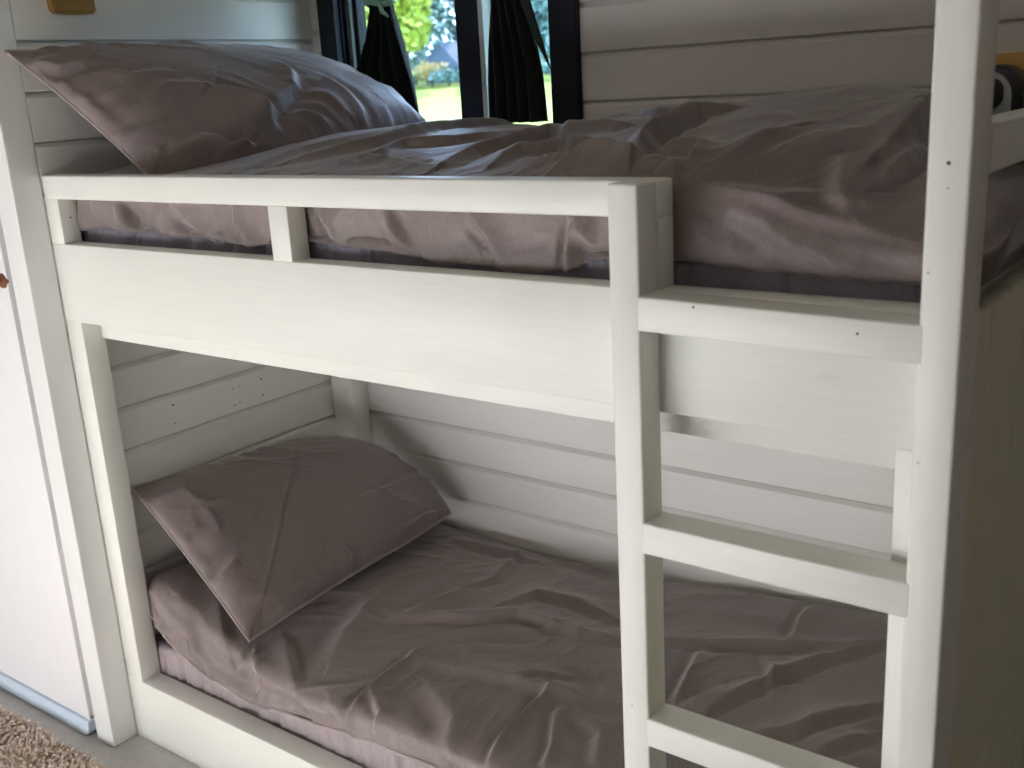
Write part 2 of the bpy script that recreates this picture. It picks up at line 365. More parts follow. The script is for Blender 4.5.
LOWER_CREASES = [
 ([(0.02, 0.214), (0.229, 0.335), (0.322, 0.321)], 0.01, 0.009, 1),
 ([(0.171, 0.478), (0.302, 0.438), (0.401, 0.37)], 0.012, 0.009, -1),
 ([(0.468, 0.399), (0.526, 0.354), (0.515, 0.281)], 0.008, 0.008, 1),
 ([(0.505, 0.471), (0.599, 0.394), (0.666, 0.336)], 0.01, 0.008, -1),
 ([(0.713, 0.662), (0.818, 0.689), (0.901, 0.719), (0.99, 0.793), (1.177, 0.782), (1.287, 0.801)], 0.013, 0.014, 1),
 ([(0.927, 0.835), (0.958, 0.922), (1.078, 0.929), (1.235, 0.886)], 0.013, 0.012, 1),
 ([(0.776, 0.9), (0.802, 0.95), (0.745, 1.171)], 0.011, 0.01, 1),
 ([(0.765, 0.848), (0.75, 0.778), (0.724, 0.691)], 0.012, 0.008, 1),
 ([(1.255, 0.556), (1.261, 0.444), (1.255, 0.367), (1.266, 0.302)], 0.008, 0.014, 1),
 ([(1.318, 0.488), (1.37, 0.4), (1.386, 0.341)], 0.008, 0.012, 1),
 ([(0.865, 0.534), (0.865, 0.463), (0.859, 0.399), (0.859, 0.264)], 0.009, 0.014, 1),
 ([(0.88, 0.351), (0.937, 0.315), (0.937, 0.274)], 0.007, 0.01, 1),
 ([(0.588, 0.698), (0.614, 0.623), (0.625, 0.562), (0.677, 0.444)], 0.02, 0.006, 1),
 ([(0.385, 0.358), (0.437, 0.338), (0.463, 0.381)], 0.01, 0.01, 1),
 ([(0.901, 0.514), (1.037, 0.525), (1.162, 0.546), (1.255, 0.556), (1.422, 0.575)], 0.016, 0.01, 1),
 ([(1.162, 0.54), (1.193, 0.583), (1.261, 0.61)], 0.009, 0.007, 1),
 ([(1.115, 0.714), (1.25, 0.787), (1.287, 0.795)], 0.012, 0.006, 1),
 ([(0.103, 0.263), (0.275, 0.32), (0.432, 0.283), (0.625, 0.278)], 0.012, 0.008, -1),
 ([(0.171, 0.392), (0.369, 0.401), (0.63, 0.332), (0.812, 0.277)], 0.014, 0.008, 1),
 ([(1.61, 0.636), (1.641, 0.728), (1.693, 0.828), (1.761, 0.941), (1.855, 1.05)], 0.011, 0.014, 1),
 ([(1.401, 0.855), (1.485, 0.883), (1.584, 0.925), (1.709, 0.975), (1.798, 1.017)], 0.013, 0.012, 1),
 ([(1.725, 0.598), (1.808, 0.68), (1.86, 0.755), (1.928, 0.829)], 0.011, 0.012, 1),
 ([(1.865, 0.62), (1.902, 0.67), (1.944, 0.719)], 0.011, 0.01, 1),
 ([(1.657, 1.129), (1.657, 1.069), (1.673, 0.973)], 0.01, 0.012, 1),
 ([(1.495, 0.842), (1.516, 0.765), (1.537, 0.639)], 0.01, 0.012, 1),
 ([(1.605, 0.732), (1.594, 0.69), (1.568, 0.64)], 0.01, 0.01, 1),
 ([(1.652, 0.862), (1.688, 0.834), (1.704, 0.78)], 0.01, 0.008, 1),
 ([(0.859, 1.191), (1.052, 1.15)], 0.02, 0.008, 1),
 ([(0.526, 1.154), (0.656, 1.143), (0.802, 1.121)], 0.014, 0.01, 1),
 ([(0.995, 0.426), (1.115, 0.369), (1.156, 0.299)], 0.02, 0.01, 1),
 ([(1.375, 0.496), (1.443, 0.474), (1.485, 0.391)], 0.012, 0.008, 1),
 ([(0.771, 0.326), (0.828, 0.294), (0.849, 0.247)], 0.009, 0.008, 1),
 ([(0.666, 0.336), (0.708, 0.304), (0.719, 0.268)], 0.009, 0.007, 1),
]
PILLOW_UP = [
 ([(0.284, 0.318), (0.329, 0.368), (0.346, 0.413), (0.335, 0.458)], 0.012, 0.016, 1),
 ([(0.298, 0.458), (0.371, 0.425), (0.453, 0.38), (0.523, 0.356)], 0.014, -0.016, 1),
 ([(0.343, 0.231), (0.292, 0.283), (0.225, 0.333)], 0.004, 0.004, 1),
 ([(0.529, 0.226), (0.52, 0.283), (0.464, 0.351)], 0.01, 0.012, 1),
 ([(0.486, 0.356), (0.531, 0.396), (0.548, 0.455)], 0.01, 0.01, -1),
 ([(0.585, 0.311), (0.599, 0.396), (0.599, 0.465)], 0.01, 0.008, 1),
 ([(0.427, 0.427), (0.461, 0.455), (0.478, 0.481)], 0.01, 0.01, 1),
 ([(0.087, 0.472), (0.152, 0.462), (0.219, 0.493), (0.276, 0.493)], 0.012, 0.01, 1),
 ([(0.096, 0.175), (0.129, 0.226), (0.214, 0.226)], 0.012, 0.008, 1),
 ([(0.008, 0.066), (0.037, 0.125), (0.115, 0.146)], 0.01, 0.01, -1),
 ([(0.0, 0.123), (0.006, 0.224), (0.011, 0.356)], 0.012, 0.008, 1),
 ([(0.017, 0.403), (0.065, 0.396), (0.104, 0.387)], 0.01, 0.006, 1),
 ([(0.127, 0.3), (0.188, 0.278), (0.253, 0.292)], 0.014, 0.006, 1),
 ([(0.18, 0.498), (0.233, 0.491), (0.25, 0.509)], 0.01, 0.012, 1),
]
PILLOW_LO = [
 ([(0.486, 0.096), (0.288, 0.273), (0.145, 0.422), (0.044, 0.523)], 0.003, 0.004, 1),
 ([(0.091, 0.091), (0.094, 0.144), (0.109, 0.18), (0.143, 0.192)], 0.007, 0.008, 1),
 ([(0.094, 0.19), (0.094, 0.22), (0.088, 0.258)], 0.006, 0.007, 1),
 ([(0.0, 0.058), (0.031, 0.081), (0.101, 0.091)], 0.01, 0.008, 1),
 ([(0.46, 0.377), (0.566, 0.387), (0.704, 0.379)], 0.01, 0.007, 1),
 ([(0.551, 0.379), (0.582, 0.448), (0.647, 0.486)], 0.008, 0.006, -1),
 ([(0.751, 0.536), (0.644, 0.529), (0.551, 0.531), (0.507, 0.549)], 0.01, 0.014, -1),
 ([(0.314, 0.455), (0.348, 0.518), (0.338, 0.554)], 0.01, 0.009, 1),
 ([(0.003, 0.392), (0.029, 0.377), (0.07, 0.364)], 0.009, 0.008, 1),
 ([(0.068, 0.544), (0.151, 0.539), (0.216, 0.554)], 0.009, 0.007, 1),
 ([(0.0, 0.197), (0.0, 0.278), (0.0, 0.352)], 0.012, 0.006, 1),
]
# ---------- dimensions (metres) ----------
RT, RB, BT, BB, LB, AT = 1.598, 1.540, 1.429, 1.229, 1.178, .1935     # guard rail, bed rail, ledge, base board
W, D, DD, T = .077, .963, .062, .051                                   # wall end, depth to back wall, ladder thickness, timber
X1, X2, X3, X4, XN = 1.688, 1.7405, 2.152, 2.2045, 2.112
CEIL = 2.36

# ---------- room ----------
def boards(mb, seams, spans, hi, lo, to_world):
    """lapped boards: each row is one strip with a sloping upper bevel and a small gap under it.
    spans(z0, z1) gives the stretches along the wall; to_world(a, depth, z) maps them"""
    zs = [hi]+[s for s in seams if lo < s < hi]+[lo]
    for z1, z0 in zip(zs[:-1], zs[1:]):
        for a0, a1 in spans(z0, z1):
            prof = [(.020, z0), (.0, z0+.0035), (.0, z1-.010), (.0075, z1-.0015), (.0075, z1), (.020, z1)] if True else []
            prof = [(.010, z0+.0003), (.001, z0+.0010), (0, z0+.0026), (0, z1-.0145), (.0012, z1-.0138), (.0095, z1-.0052), (.014, z1-.0045), (.014, z1), (.022, z1), (.022, z0+.0003)]
            A = [mb.bm.verts.new(to_world(a0, d, z)) for d, z in prof]; B = [mb.bm.verts.new(to_world(a1, d, z)) for d, z in prof]
            n = len(prof)
            mb.bm.faces.new(A); mb.bm.faces.new(B[::-1])
            for k in range(n): mb.bm.faces.new((A[k], B[k], B[(k+1) % n], A[(k+1) % n]))
WX0, WX1, WZ0, WZ1 = .115, .905, 1.56, 2.25        # window opening
back_seams = [1.819+.1214*k for k in range(5, -16, -1)]
def back_spans(z0, z1):
    if z1 <= WZ0 or z0 >= WZ1: return [(-.001, 3.6)]
    return [(-.001, WX0), (WX1, 3.6)]
mb = MB()
boards(mb, back_seams, back_spans, CEIL, 0, lambda a, d, z: (a, D+d, z))
mb.box(-.03, .0004, D-.0, D+.03, 0, CEIL, 0)
mb.box(-.02, WX0, D+.021, D+.10, 0, CEIL, 0); mb.box(WX1, 3.7, D+.021, D+.10, 0, CEIL, 0)
mb.box(WX0, WX1, D+.021, D+.10, 0, WZ0, 0); mb.box(WX0, WX1, D+.021, D+.10, WZ1, CEIL, 0)
tag(mb.build('wall_back', M['wall_b']), 'white painted horizontal board wall behind the bunks', kind='structure')
left_seams = [1.918+.1198*k for k in range(4, -16, -1)]
mb = MB()
boards(mb, left_seams, lambda z0, z1: [(0.0005, D)], CEIL, 0, lambda a, d, z: (-d, a, z))
mb.box(-.09, -.021, 0.0005, D, 0, CEIL, 0)
wl = tag(mb.build('wall_left', M['wall_l']), 'white board wall at the head end of the bunks', kind='structure')
for (y, z) in [(.278, .923), (.276, .869), (.492, .914), (.515, .917), (.491, .864), (.511, .868), (.601, .917), (.601, .866)]:
    mb = MB(); mb.tube([(-.002, y, z), (.0006, y, z)], .0030 if y in (.601, .278) else .0022, 8)
    mb.build('nail_hole', M['dark_hole'], wl)
mb = MB(); mb.box(-.083, .0, -W, 0, 0, CEIL, .0035)
tag(mb.build('trim_1', M['white_post']), 'white upright end post of the partition wall beside the bunks', kind='structure')
# partition face and door to the left of it
mb = MB(); mb.box(-1.02, -.111, -W+.001, -W+.045, .050, 2.05, .003); mb.box(-.128, -.111, -W+.004, -W+.045, .03, .06, .001)
dr = mb.build('door_1', M['white']); tag(dr, 'smooth white flat door left of the bunk bed', kind='structure')
mb = MB()
mb.tube([(-.131, -W+.006, 1.338), (-.131, -W-.003, 1.338)], [.021, .019], 20)
mb.tube([(-.140, -W-.002, 1.338), (-.140, -W-.028, 1.338)], .008, 12)
mb.tube([(-.140, -W-.026, 1.338), (-.17, -W-.030, 1.338), (-.22, -W-.026, 1.338)], .008, 12)
mb.build('door_handle', M['copper'], dr, True)
mb = MB(); mb.box(-.118, -.084, -W+.018, -W+.045, 0, CEIL, 0); tag(mb.build('trim_2', M['gasket']), 'grey shadow gap strip between the flat door and the white end post', kind='structure')
mb = MB()
mb.box(-1.045, -.104, -W+.02, -W+.045, 2.055, CEIL, 0)
mb.box(-2.2, -1.03, -W+.0, -W+.045, 0, CEIL, .002); mb.box(-2.2, -.0905, -W+.0455, -.002, 0, CEIL, 0)
tag(mb.build('wall_partition', M['trim']), 'white wall around the flat door', kind='structure')
# pale strip with a rounded lower corner along the foot of the door
mb = MB()
r = .022; x1, z0, z1 = -.109, .002, .0475
poly = [(-1.02, z1), (-1.02, z0), (x1-r, z0)]+[(x1-r+r*math.sin(a), z0+r-r*math.cos(a)) for a in np.linspace(.2, math.pi/2, 7)]+[(x1, z1)]
mb.prism(poly, 'y', -W-.006, -W+.02, .003)
for v in mb.bm.verts: v.co.y -= (.0475-v.co.z)*.12 if v.co.y < -W+.005 else 0
mb.build('bottom_strip', M['sill'], dr, True)
mb = MB(); mb.box(-2.3, 3.7, -3.2, D+.1, -.06, 0, 0)
tag(mb.build('floor', M['floor']), 'grey speckled floor', kind='structure')
mb = MB(); mb.box(-2.3, 3.7, -3.2, D+.1, CEIL, CEIL+.06, 0)
tag(mb.build('ceiling', M['ceil']), 'white ceiling', kind='structure')
mb = MB(); mb.box(3.6, 3.66, -3.1, D, 0, CEIL, 0)
tag(mb.build('wall_right', M['darkwood']), 'plain right wall', kind='structure')
mb = MB(); mb.box(-2.26, -2.2, -3.1, -W, 0, CEIL, 0)
tag(mb.build('wall_far_left', M['darkwood']), 'plain far left wall', kind='structure')
mb = MB(); mb.box(-.5, .7, -2.4, -1.4, CEIL-.012, CEIL-.0005, .002); rw = mb.build('roof_lamp_panel', M['trim']); tag(rw, 'added blank ceiling panel over the floor beam lamp', kind='structure')  # unseen blank panel, added to go with the floor beam lamp
# front wall with a wide low opening, added for the low daylight lamp
FX0, FX1, FZ0, FZ1 = -2.1, 1.5, .04, .80
mb = MB(); mb.box(-2.26, FX0, -3.14, -3.1, 0, CEIL, 0); mb.box(FX1, 3.66, -3.14, -3.1, 0, CEIL, 0)
mb.box(FX0, FX1, -3.14, -3.1, FZ1, CEIL, 0); mb.box(FX0, FX1, -3.14, -3.1, 0, FZ0, 0)
tag(mb.build('wall_front', M['darkwood']), 'front wall with a low wide opening added for a lamp', kind='structure')
mb = MB(); mb.box(FX0, FX1, -3.135, -3.115, FZ0, FZ1, 0); tag(mb.build('low_lamp_panel', M['ceil']), 'added blank panel closing the low opening in the front wall', kind='structure')  # unseen blank panel behind the added low lamp

# window in the back wall
win = empty('window_1', (.51, D, WZ0)); tag(win, 'navy framed double casement window above the upper bunk', kind='structure')
mb = MB()
mb.box(.0525, .122, D-.022, D+.004, WZ0-.05, 2.32, .003); mb.box(.902, .986, D-.022, D+.004, WZ0-.05, 2.32, .003)
mb.box(.122, .902, D-.022, D+.004, WZ0-.05, WZ0+.005, .003); mb.box(.122, .902, D-.022, D+.004, 2.25, 2.32, .003)
mb.build('casing', M['navy'], win)
mb = MB(); mb.box(.115, .128, D+.002, D+.10, WZ0, WZ1, 0); mb.box(.892, .905, D+.002, D+.10, WZ0, WZ1, 0)
mb.box(.115, .905, D+.002, D+.10, WZ0, WZ0+.012, 0); mb.box(.115, .905, D+.002, D+.10, WZ1-.012, WZ1, 0)
mb.build('reveal', M['navy'], win)
mb = MB(); mb.box(.583, .665, D-.012, D+.075, WZ0, WZ1, .004)
mb.build('mullion', M['navy'], win)
for (a, c) in ((.128, .583), (.665, .892)):
    mb = MB()
    mb.box(a, a+.035, D+.035, D+.075, WZ0+.01, WZ1-.01, .003); mb.box(c-.018, c, D+.035, D+.075, WZ0+.01, WZ1-.01, .003)
    mb.box(a, c, D+.035, D+.075, WZ0+.01, WZ0+.06, .003); mb.box(a, c, D+.035, D+.075, WZ1-.06, WZ1-.01, .003)
    s = mb.build('sash', M['navy'], win)
    mb = MB(); mb.box(a+.03, c-.01, D+.055, D+.059, WZ0+.04, WZ1-.04, 0)
    mb.build('pane', M['glass'], s)
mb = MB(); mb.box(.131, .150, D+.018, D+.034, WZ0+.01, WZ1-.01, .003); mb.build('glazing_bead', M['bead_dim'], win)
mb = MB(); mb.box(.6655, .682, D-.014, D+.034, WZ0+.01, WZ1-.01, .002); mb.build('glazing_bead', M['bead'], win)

# ---------- bunk bed ----------
bed = empty('bunk_bed', (1.1, .45, 0))
tag(bed, 'cream painted wooden built-in bunk bed with ladder and guard rail', 'bunk bed')
def part(name, mat, *bxs, bev=.003, seg=2):
    mb = MB()
    for q in bxs: mb.box(*q, bev, seg)
    return mb.build(name, M[mat], bed, True, .9)
part('guard_rail', 'cream_x', (.0015, X2, .0, T, RB, RT), bev=.005, seg=3)
part('bed_rail', 'cream_x', (.0015, X4-.004, .0, T, BB, BT), bev=.003)
part('support_post', 'cream_z', (.0015, .058, .0006, T-.001, BT-.001, RB+.001), bev=.002)
part('support_post', 'cream_z', (.839, .897, .0006, T-.001, BT-.001, RB+.001), bev=.002)
part('support_post', 'cream_z', (X1, X2-.0005, .0006, T-.001, BT-.001, RB+.001), bev=.002)
part('ledge', 'cream_x', (.072, XN+.02, T+.0005, T+.034, LB, 1.30), bev=.002)
part('leg', 'cream_z', (.0015, .071, .0006, .0615, AT-.0005, BB+.0005), bev=.002)
part('leg', 'cream_z', (XN, X4-.004, .0006, T, AT-.0005, BB+.0005), bev=.002)
part('upright', 'cream_z', (XN+.045, X4-.004, .0006, .042, BT-.0005, 2.34), bev=.003)
part('base_board', 'cream_x', (.0015, X4-.004, .0, .061, 0, AT), bev=.0025)
part('corner_post', 'cream_z', (.0005, .094, D-.076, D-.0015, 0, 1.395), bev=.003)
lad = part('ladder_post', 'cream_z', (X1, X2, -DD, -.0003, 0, RT+.001), bev=.0045, seg=3)
lad2 = part('ladder_post', 'cream_z', (X3, X4, -DD, -.0003, 0, 2.34), bev=.005, seg=3)
for (a, c, dz) in ((1.3747, 1.4285, -.004), (1.0055, 1.0596, 0), (.6448, .6985, 0), (.28, .334, 0)):
    mb = MB(); mb.box(X2-.004, X3+.007, -DD-.0008, -.001, a, c, .0035, 3)
    for v in mb.bm.verts: v.co.z += dz*(v.co.x-X2)/(X3-X2)+.002*(1-(v.co.x-X2)/(X3-X2)) if dz else 0
    mb.build('rung', M['cream_x'], bed, True, .9)
# end panel of upright tongue-and-groove boards
mb = MB()
ys = [.052, .130]+[.130+.108*k for k in range(1, 9)]
ys[-1] = D-.001
for a, c in zip(ys[:-1], ys[1:]):
    mb.box(2.170, 2.1985, a+.0010, c-.0010, 0, 1.42, .0065, 2)
mb.box(2.16, 2.1705, .052, D-.001, 0, 1.415, 0)
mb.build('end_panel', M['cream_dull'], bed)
part('end_rail', 'cream', (2.145, 2.200, T+.001, D-.0015, 1.603, 1.668), bev=.005, seg=3)
part('slat_base', 'cream_x', (.096, 2.158, .087, D-.002, 1.385, 1.418), (.002, .096, .087, D-.078, 1.385, 1.418), bev=.001)
part('slat_base', 'cream_x', (.096, 2.158, .063, D-.002, .10, .13), (.002, .096, .063, D-.078, .10, .13), bev=.001)
for (x, z, rr) in [(2.177, 1.628, .0052), (2.178, 1.598, .0022), (2.160, 1.492, .002), (2.160, 1.237, .002), (1.708, .715, .0016)]:
    mb = MB(); mb.tube([(x, -DD+.0005, z), (x, -DD-.0006, z)], rr, 14)
    s = mb.build('screw_plug', M['cream'], bed)
    mb = MB(); mb.tube([(x+.001, -DD-.0004, z), (x+.001, -DD-.0011, z)], rr*.5, 10); mb.build('hole', M['dark_hole'], s)
for (x, z) in [(2.074, 1.405), (1.832, 1.422)]:
    mb = MB(); mb.tube([(x, -DD-.0006, z), (x, -DD-.0014, z)], .0018, 10); mb.build('screw_plug', M['dark_hole'], bed)
mb = MB(); mb.tube([(.0578, .028, 1.492), (.0588, .028, 1.492)], .0022, 8); mb.build('screw_plug', M['dark_hole'], bed)

# ---------- mattresses ----------
def mattress(name, x0, x1, y0, y1, z0, z1, label, seed, mat):
    nx, ny = 420, 60
    xs = np.linspace(x0, x1, nx)
    # rounded-rectangle section in y,z
    prof = []
    for r, cx, cz, a0 in ((.004, y0+.004, z0+.004, -math.pi/2), (.016, y0+.016, z1-.016, math.pi), (.02, y1-.02, z1-.02, math.pi/2), (.02, y1-.02, z0+.02, 0)):
        for k in range(9):
            a = a0-(math.pi/2)*k/8; prof.append((cx+r*math.cos(a), cz+r*math.sin(a)))
    prof = prof[0:]
    # pleats on the side, gathered where the sheet is pulled under
    P = np.array(prof); n = len(P)
    G = np.zeros((n, nx, 3)); G[:, :, 0] = xs[None, :]
    side = (P[:, 0] < y0+.022).astype(float)
    h = P[:, 1]
    pl = .012*np.abs(vnoise(xs*58+1.3, xs*0, seed))+.0035*vnoise(xs*24, xs*0, seed+3)
    slant = (h-z0)/(z1-z0)
    for i in range(n):
        p = np.interp(xs+.03*slant[i]*vnoise(xs*6, xs*0, seed+9), xs, pl)
        G[i, :, 1] = P[i, 0]+side[i]*np.maximum(p, 0)
        G[i, :, 2] = P[i, 1]
    o = grid_mesh(name, G, M[mat], None, True, True)
    return tag(o, label, 'mattress')
mattress('mattress', .006, 2.158, .0600, D-.085, 1.4195, 1.470, 'grey mattress in a pleated fitted sheet on the upper bunk', 5, 'sheet_shaded')
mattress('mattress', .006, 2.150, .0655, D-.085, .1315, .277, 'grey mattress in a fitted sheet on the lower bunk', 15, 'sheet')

# ---------- duvets ----------
def duvet(kind, creases, label, seed):
    nx, nv = (760, 330) if kind == 'upper' else (760, 330)
    G, U, V, k = duvet_surface(kind, nx, nv)
    N = grid_normals(G)
    if N[int(nv*.55), nx//2, 2] < 0: N = -N
    edge = k[None, :]**.5
    lift = crease_field(U, V, creases)
    fine = crumple(U, V, seed, .8)
    mask = np.clip((V-.20)/.04, 0, 1)*np.clip((V.max()-.35-V)/.1, 0, 1)
    amp = .0068+.0035*vnoise(U*2.3, V*2.9, seed+30)
    if kind == 'upper':
        amp = amp*np.clip((U-.15)/.5, .25, 1)
        frontmask = np.clip((V-.19)/.03, 0, 1)*np.clip((.32-V)/.05, 0, 1)
        lift = lift+frontmask*.009*vnoise(U*11+V*5, V*4, 71)*np.clip((1.72-U)/.05, .3, 1)
    # gathered hem puckers along the front
    hem = np.exp(-((V-.29)/.04)**2)*.0030*vnoise(U*38, V*9, seed+4)
    h = (lift*mask*(1.3 if kind == 'upper' else 1.15) + amp*fine*mask + hem*mask)*edge
    G = G+N*h[..., None]
    o = grid_mesh('duvet', G, M['duvet'], None, True, True)
    return tag(o, label, 'duvet'), G
dv, GU = duvet('upper', UPPER_CREASES, 'thick brown-grey cotton duvet on the upper bunk', 3)
dv2, GL = duvet('lower', LOWER_CREASES, 'wrinkled brown-grey cotton duvet on the lower bunk', 23)
# pale piped edge along the front of the lower duvet
G0, U0, V0, k0 = duvet_surface('lower', 240, 330)
row = 62
pts = []
for i in range(6, 234, 2):
    zb_row = min(range(30, 110), key=lambda r: G0[r, i, 2]+.35*G0[r, i, 1])
    p = G0[zb_row, i]; pts.append((p[0], p[1]-.004+.001*math.sin(i*.9), p[2]+.0015*math.sin(i*.37)))
mb = MB(); mb.tube(pts, .0050, 8); mb.build('piping', M['piping'], dv2, True)

# ---------- pillows ----------
def pillow(corners, thick, label, creases, seed, pull, lower_sag, shape, rc):
    nu, nv = 210, 150
    Q, n, s, t, w, LU, LV = pillow_surface(corners, thick, nu, nv, pull, shape, rc)
    U = s*LU; V = t*LV
    cf = crease_field(U, V, creases)
    # puckers that run in from the seams
    eds = np.minimum(np.minimum(s, 1-s)*LU, np.minimum(t, 1-t)*LV)
    along = np.where(np.minimum(s, 1-s)*LU < np.minimum(t, 1-t)*LV, V, U)
    puck = .0075*vnoise(along*34, eds*7, seed+8)*np.exp(-eds/.06)*np.clip(eds/.01, 0, 1)
    fine = crumple(U, V, seed, .9)*.0062*np.clip(eds/.05, 0, 1)
    top = Q+n*(w+cf*np.clip(eds/.02, 0, 1)+puck+fine)[..., None]
    bot = Q-n*(lower_sag*w+.3*puck)[..., None]
    # stitch both sides together
    idx = np.arange(nv*nu).reshape(nv, nu); off = nv*nu
    verts = top.reshape(-1, 3).tolist()+bot.reshape(-1, 3).tolist()
    a = idx[:-1, :-1].ravel(); b = idx[:-1, 1:].ravel(); c = idx[1:, 1:].ravel(); d = idx[1:, :-1].ravel()
    faces = np.stack([a, b, c, d], 1).tolist()+(np.stack([d, c, b, a], 1)+off).tolist()
    me = bpy.data.meshes.new('pillow'); me.from_pydata(verts, [], faces); me.update()
    bm = bmesh.new(); bm.from_mesh(me); bmesh.ops.remove_doubles(bm, verts=bm.verts, dist=.0004)
    bmesh.ops.recalc_face_normals(bm, faces=bm.faces); bm.to_mesh(me); bm.free(); smooth(me)
    o = link_mesh('pillow', me, M['pillow'])
    tag(o, label, 'pillow')
    # seam piping around the edge
    E = [Q[0, i] for i in range(0, nu, 3)]+[Q[j, -1] for j in range(0, nv, 3)]+[Q[-1, i] for i in range(nu-1, -1, -3)]+[Q[j, 0] for j in range(nv-1, -1, -3)]
    E = [tuple(e+n*.0005) for e in E]; E.append(E[0])
    E2 = [E[0]]
    for e in E[1:]:
        if np.linalg.norm(np.array(e)-np.array(E2[-1])) > .004: E2.append(e)
    mb = MB(); mb.tube(E2, .0032, 6); mb.build('seam', M['piping'], o, True)
    return o, top
pillow(PU['corners'], PU['thick'], 'large brown-grey pillow leaning on the wall at the head of the upper bunk', PILLOW_UP, 41, PU['pull'], .7, PU['shape'], PU['rc'])
pillow(PL['corners'], PL['thick'], 'brown-grey pillow slumped against the wall on the lower bunk', PILLOW_LO, 61, PL['pull'], .8, PL['shape'], PL['rc'])

# ---------- curtains ----------
def curtain(label, zs, left, right, yc, pleats, seed, extra=None):
    nz, nw = 90, 90
    z = np.linspace(zs[0], zs[1], nz)[:, None]; a = np.linspace(0, 1, nw)[None, :]
    zl = [p[0] for p in left][::-1]; L = np.interp(z[:, 0], zl, [p[1] for p in left][::-1])[:, None]
    zr = [p[0] for p in right][::-1]; Rr = np.interp(z[:, 0], zr, [p[1] for p in right][::-1])[:, None]
    X = L+(Rr-L)*a; wd = (Rr-L)
    depth = np.clip(wd*.16, .006, .022)
    Y = yc+depth*np.sin(a*math.pi*2*pleats+.6*np.sin(z*9+seed))+.004*vnoise(X*20, z*6+0*a, seed)
    G = np.stack([X, Y+0*z, z+0*a], -1)
    front = G; back = G+np.array([0, .006, 0])
    ring = np.concatenate([front, back[:, ::-1]], 1)
    ring = np.transpose(ring, (1, 0, 2))
    o = grid_mesh('curtain', ring, M['curtain'], None, True, True)
    tag(o, label, 'curtain', 'curtains tied at the window')
    if extra: extra(o)
    return o
def tieback(x, z, w, y):
    def f(o):
        mb = MB()
        for q in (0, .007): 
            mb.tube([(x+w*math.cos(t), y+.030*math.sin(t), z+q+.006*math.sin(t*2)) for t in np.linspace(0, 2*math.pi, 25)], .0055, 8, False)
        mb.tube([(x+w*.5, y-.03, z), (x+w*.8, y-.038, z-.025), (x+w*1.2, y-.034, z-.04)], [.006, .007, .002], 8)
        mb.build('tieback', M['tie'], o, True)
    return f
curtain('left dark green curtain tied back beside the window frame above the pillow', (2.24, 1.675),
        [(2.24, .20), (2.05, .285), (1.992, .308), (1.97, .306), (1.898, .283), (1.818, .222), (1.70, .19), (1.60, .17)],
        [(2.24, .48), (2.05, .415), (1.992, .392), (1.97, .394), (1.944, .401), (1.862, .419), (1.779, .440), (1.70, .450), (1.60, .46)],
        .905, 4.5, 3, tieback(.35, 1.992, .050, .905))
def flap(o):
    mb = MB()
    o_ = [(.82, 2.10), (.855, 2.10), (.893, 1.960), (.922, 1.872), (.952, 1.782), (.916, 1.845), (.882, 1.92), (.84, 2.02)]
    mb.prism(o_, 'y', .868, .876, .002)
    mb.build('folded_corner', M['curtain'], o)
curtain('right dark green curtain hanging at the middle of the window with a pointed corner', (2.24, 1.652),
        [(2.24, .70), (1.967, .742), (1.8, .735), (1.60, .725)],
        [(2.24, .83), (1.956, .848), (1.857, .874), (1.782, .888), (1.657, .898), (1.60, .90)],
        .905, 4.5, 8, flap)

# ---------- wall lamp, shelf, device ----------
lamp = empty('wall_lamp', (.0, .155, 2.04)); tag(lamp, 'brass wall lamp on the white boards above the upper pillow', 'lamp')
mb = MB()
zz = lambda y: 1.981-.003*math.sin((y-.094)/.118*math.pi)
poly = [(.094, 2.15), (.094, 1.992), (.097, 1.984)]+[(y, zz(y)) for y in np.linspace(.104, .204, 9)]+[(.210, 1.984), (.213, 1.992), (.213, 2.15)]
mb.prism(poly, 'x', .0005, .022, .003); mb.build('back_plate', M['brass'], lamp)
mb = MB()
poly = [(.099, 1.987)]+[(y, 1.9935+.006*math.sin((y-.099)/.109*math.pi)) for y in np.linspace(.099, .208, 11)]+[(.208, 1.987)]
mb.prism(poly, 'x', .022, .030, .0015); mb.build('lip', M['brass'], lamp)
mb = MB(); mb.tube([(.03, .155, 2.07), (.07, .155, 2.09), (.085, .155, 2.13)], .008, 10)
mb.tube([(.085, .155, 2.11), (.085, .155, 2.19)], [.05, .03], 20); mb.build('shade', M['brass'], lamp, True)

mb = MB(); mb.box(1.93, 2.34, D-.026, D-.0005, 1.585, 1.757, .003)
tag(mb.build('wall_board', M['pine']), 'golden pine board fixed to the back wall behind the black gadget', 'board')

dev = empty('gadget', (1.985, .86, 1.6)); tag(dev, 'rounded black and silver gadget with a dark window beside the tall ladder post', 'gadget')
def rrect(cx, cz, w, h, r, n=8):
    out = []
    for sx, sz, a0 in ((1, 1, 0), (-1, 1, math.pi/2), (-1, -1, math.pi), (1, -1, 3*math.pi/2)):
        for k in range(n+1):
            a = a0+(math.pi/2)*k/n; out.append((cx+sx*(w/2-r)+r*math.cos(a), cz+sz*(h/2-r)+r*math.sin(a)))
    return out
cx = 2.006
mb = MB(); mb.prism(rrect(cx+.008, 1.660, .122, .150, .058), 'y', .825, .915, .008); mb.build('housing', M['black'], dev, True)
mb = MB(); mb.prism(rrect(cx-.002, 1.655, .100, .138, .046), 'y', .815, .826, .003); mb.build('face', M['silver'], dev, True)
mb = MB(); mb.prism(rrect(cx-.004, 1.682, .078, .060, .026), 'y', .808, .818, .003); mb.build('screen', M['black'], dev, True)
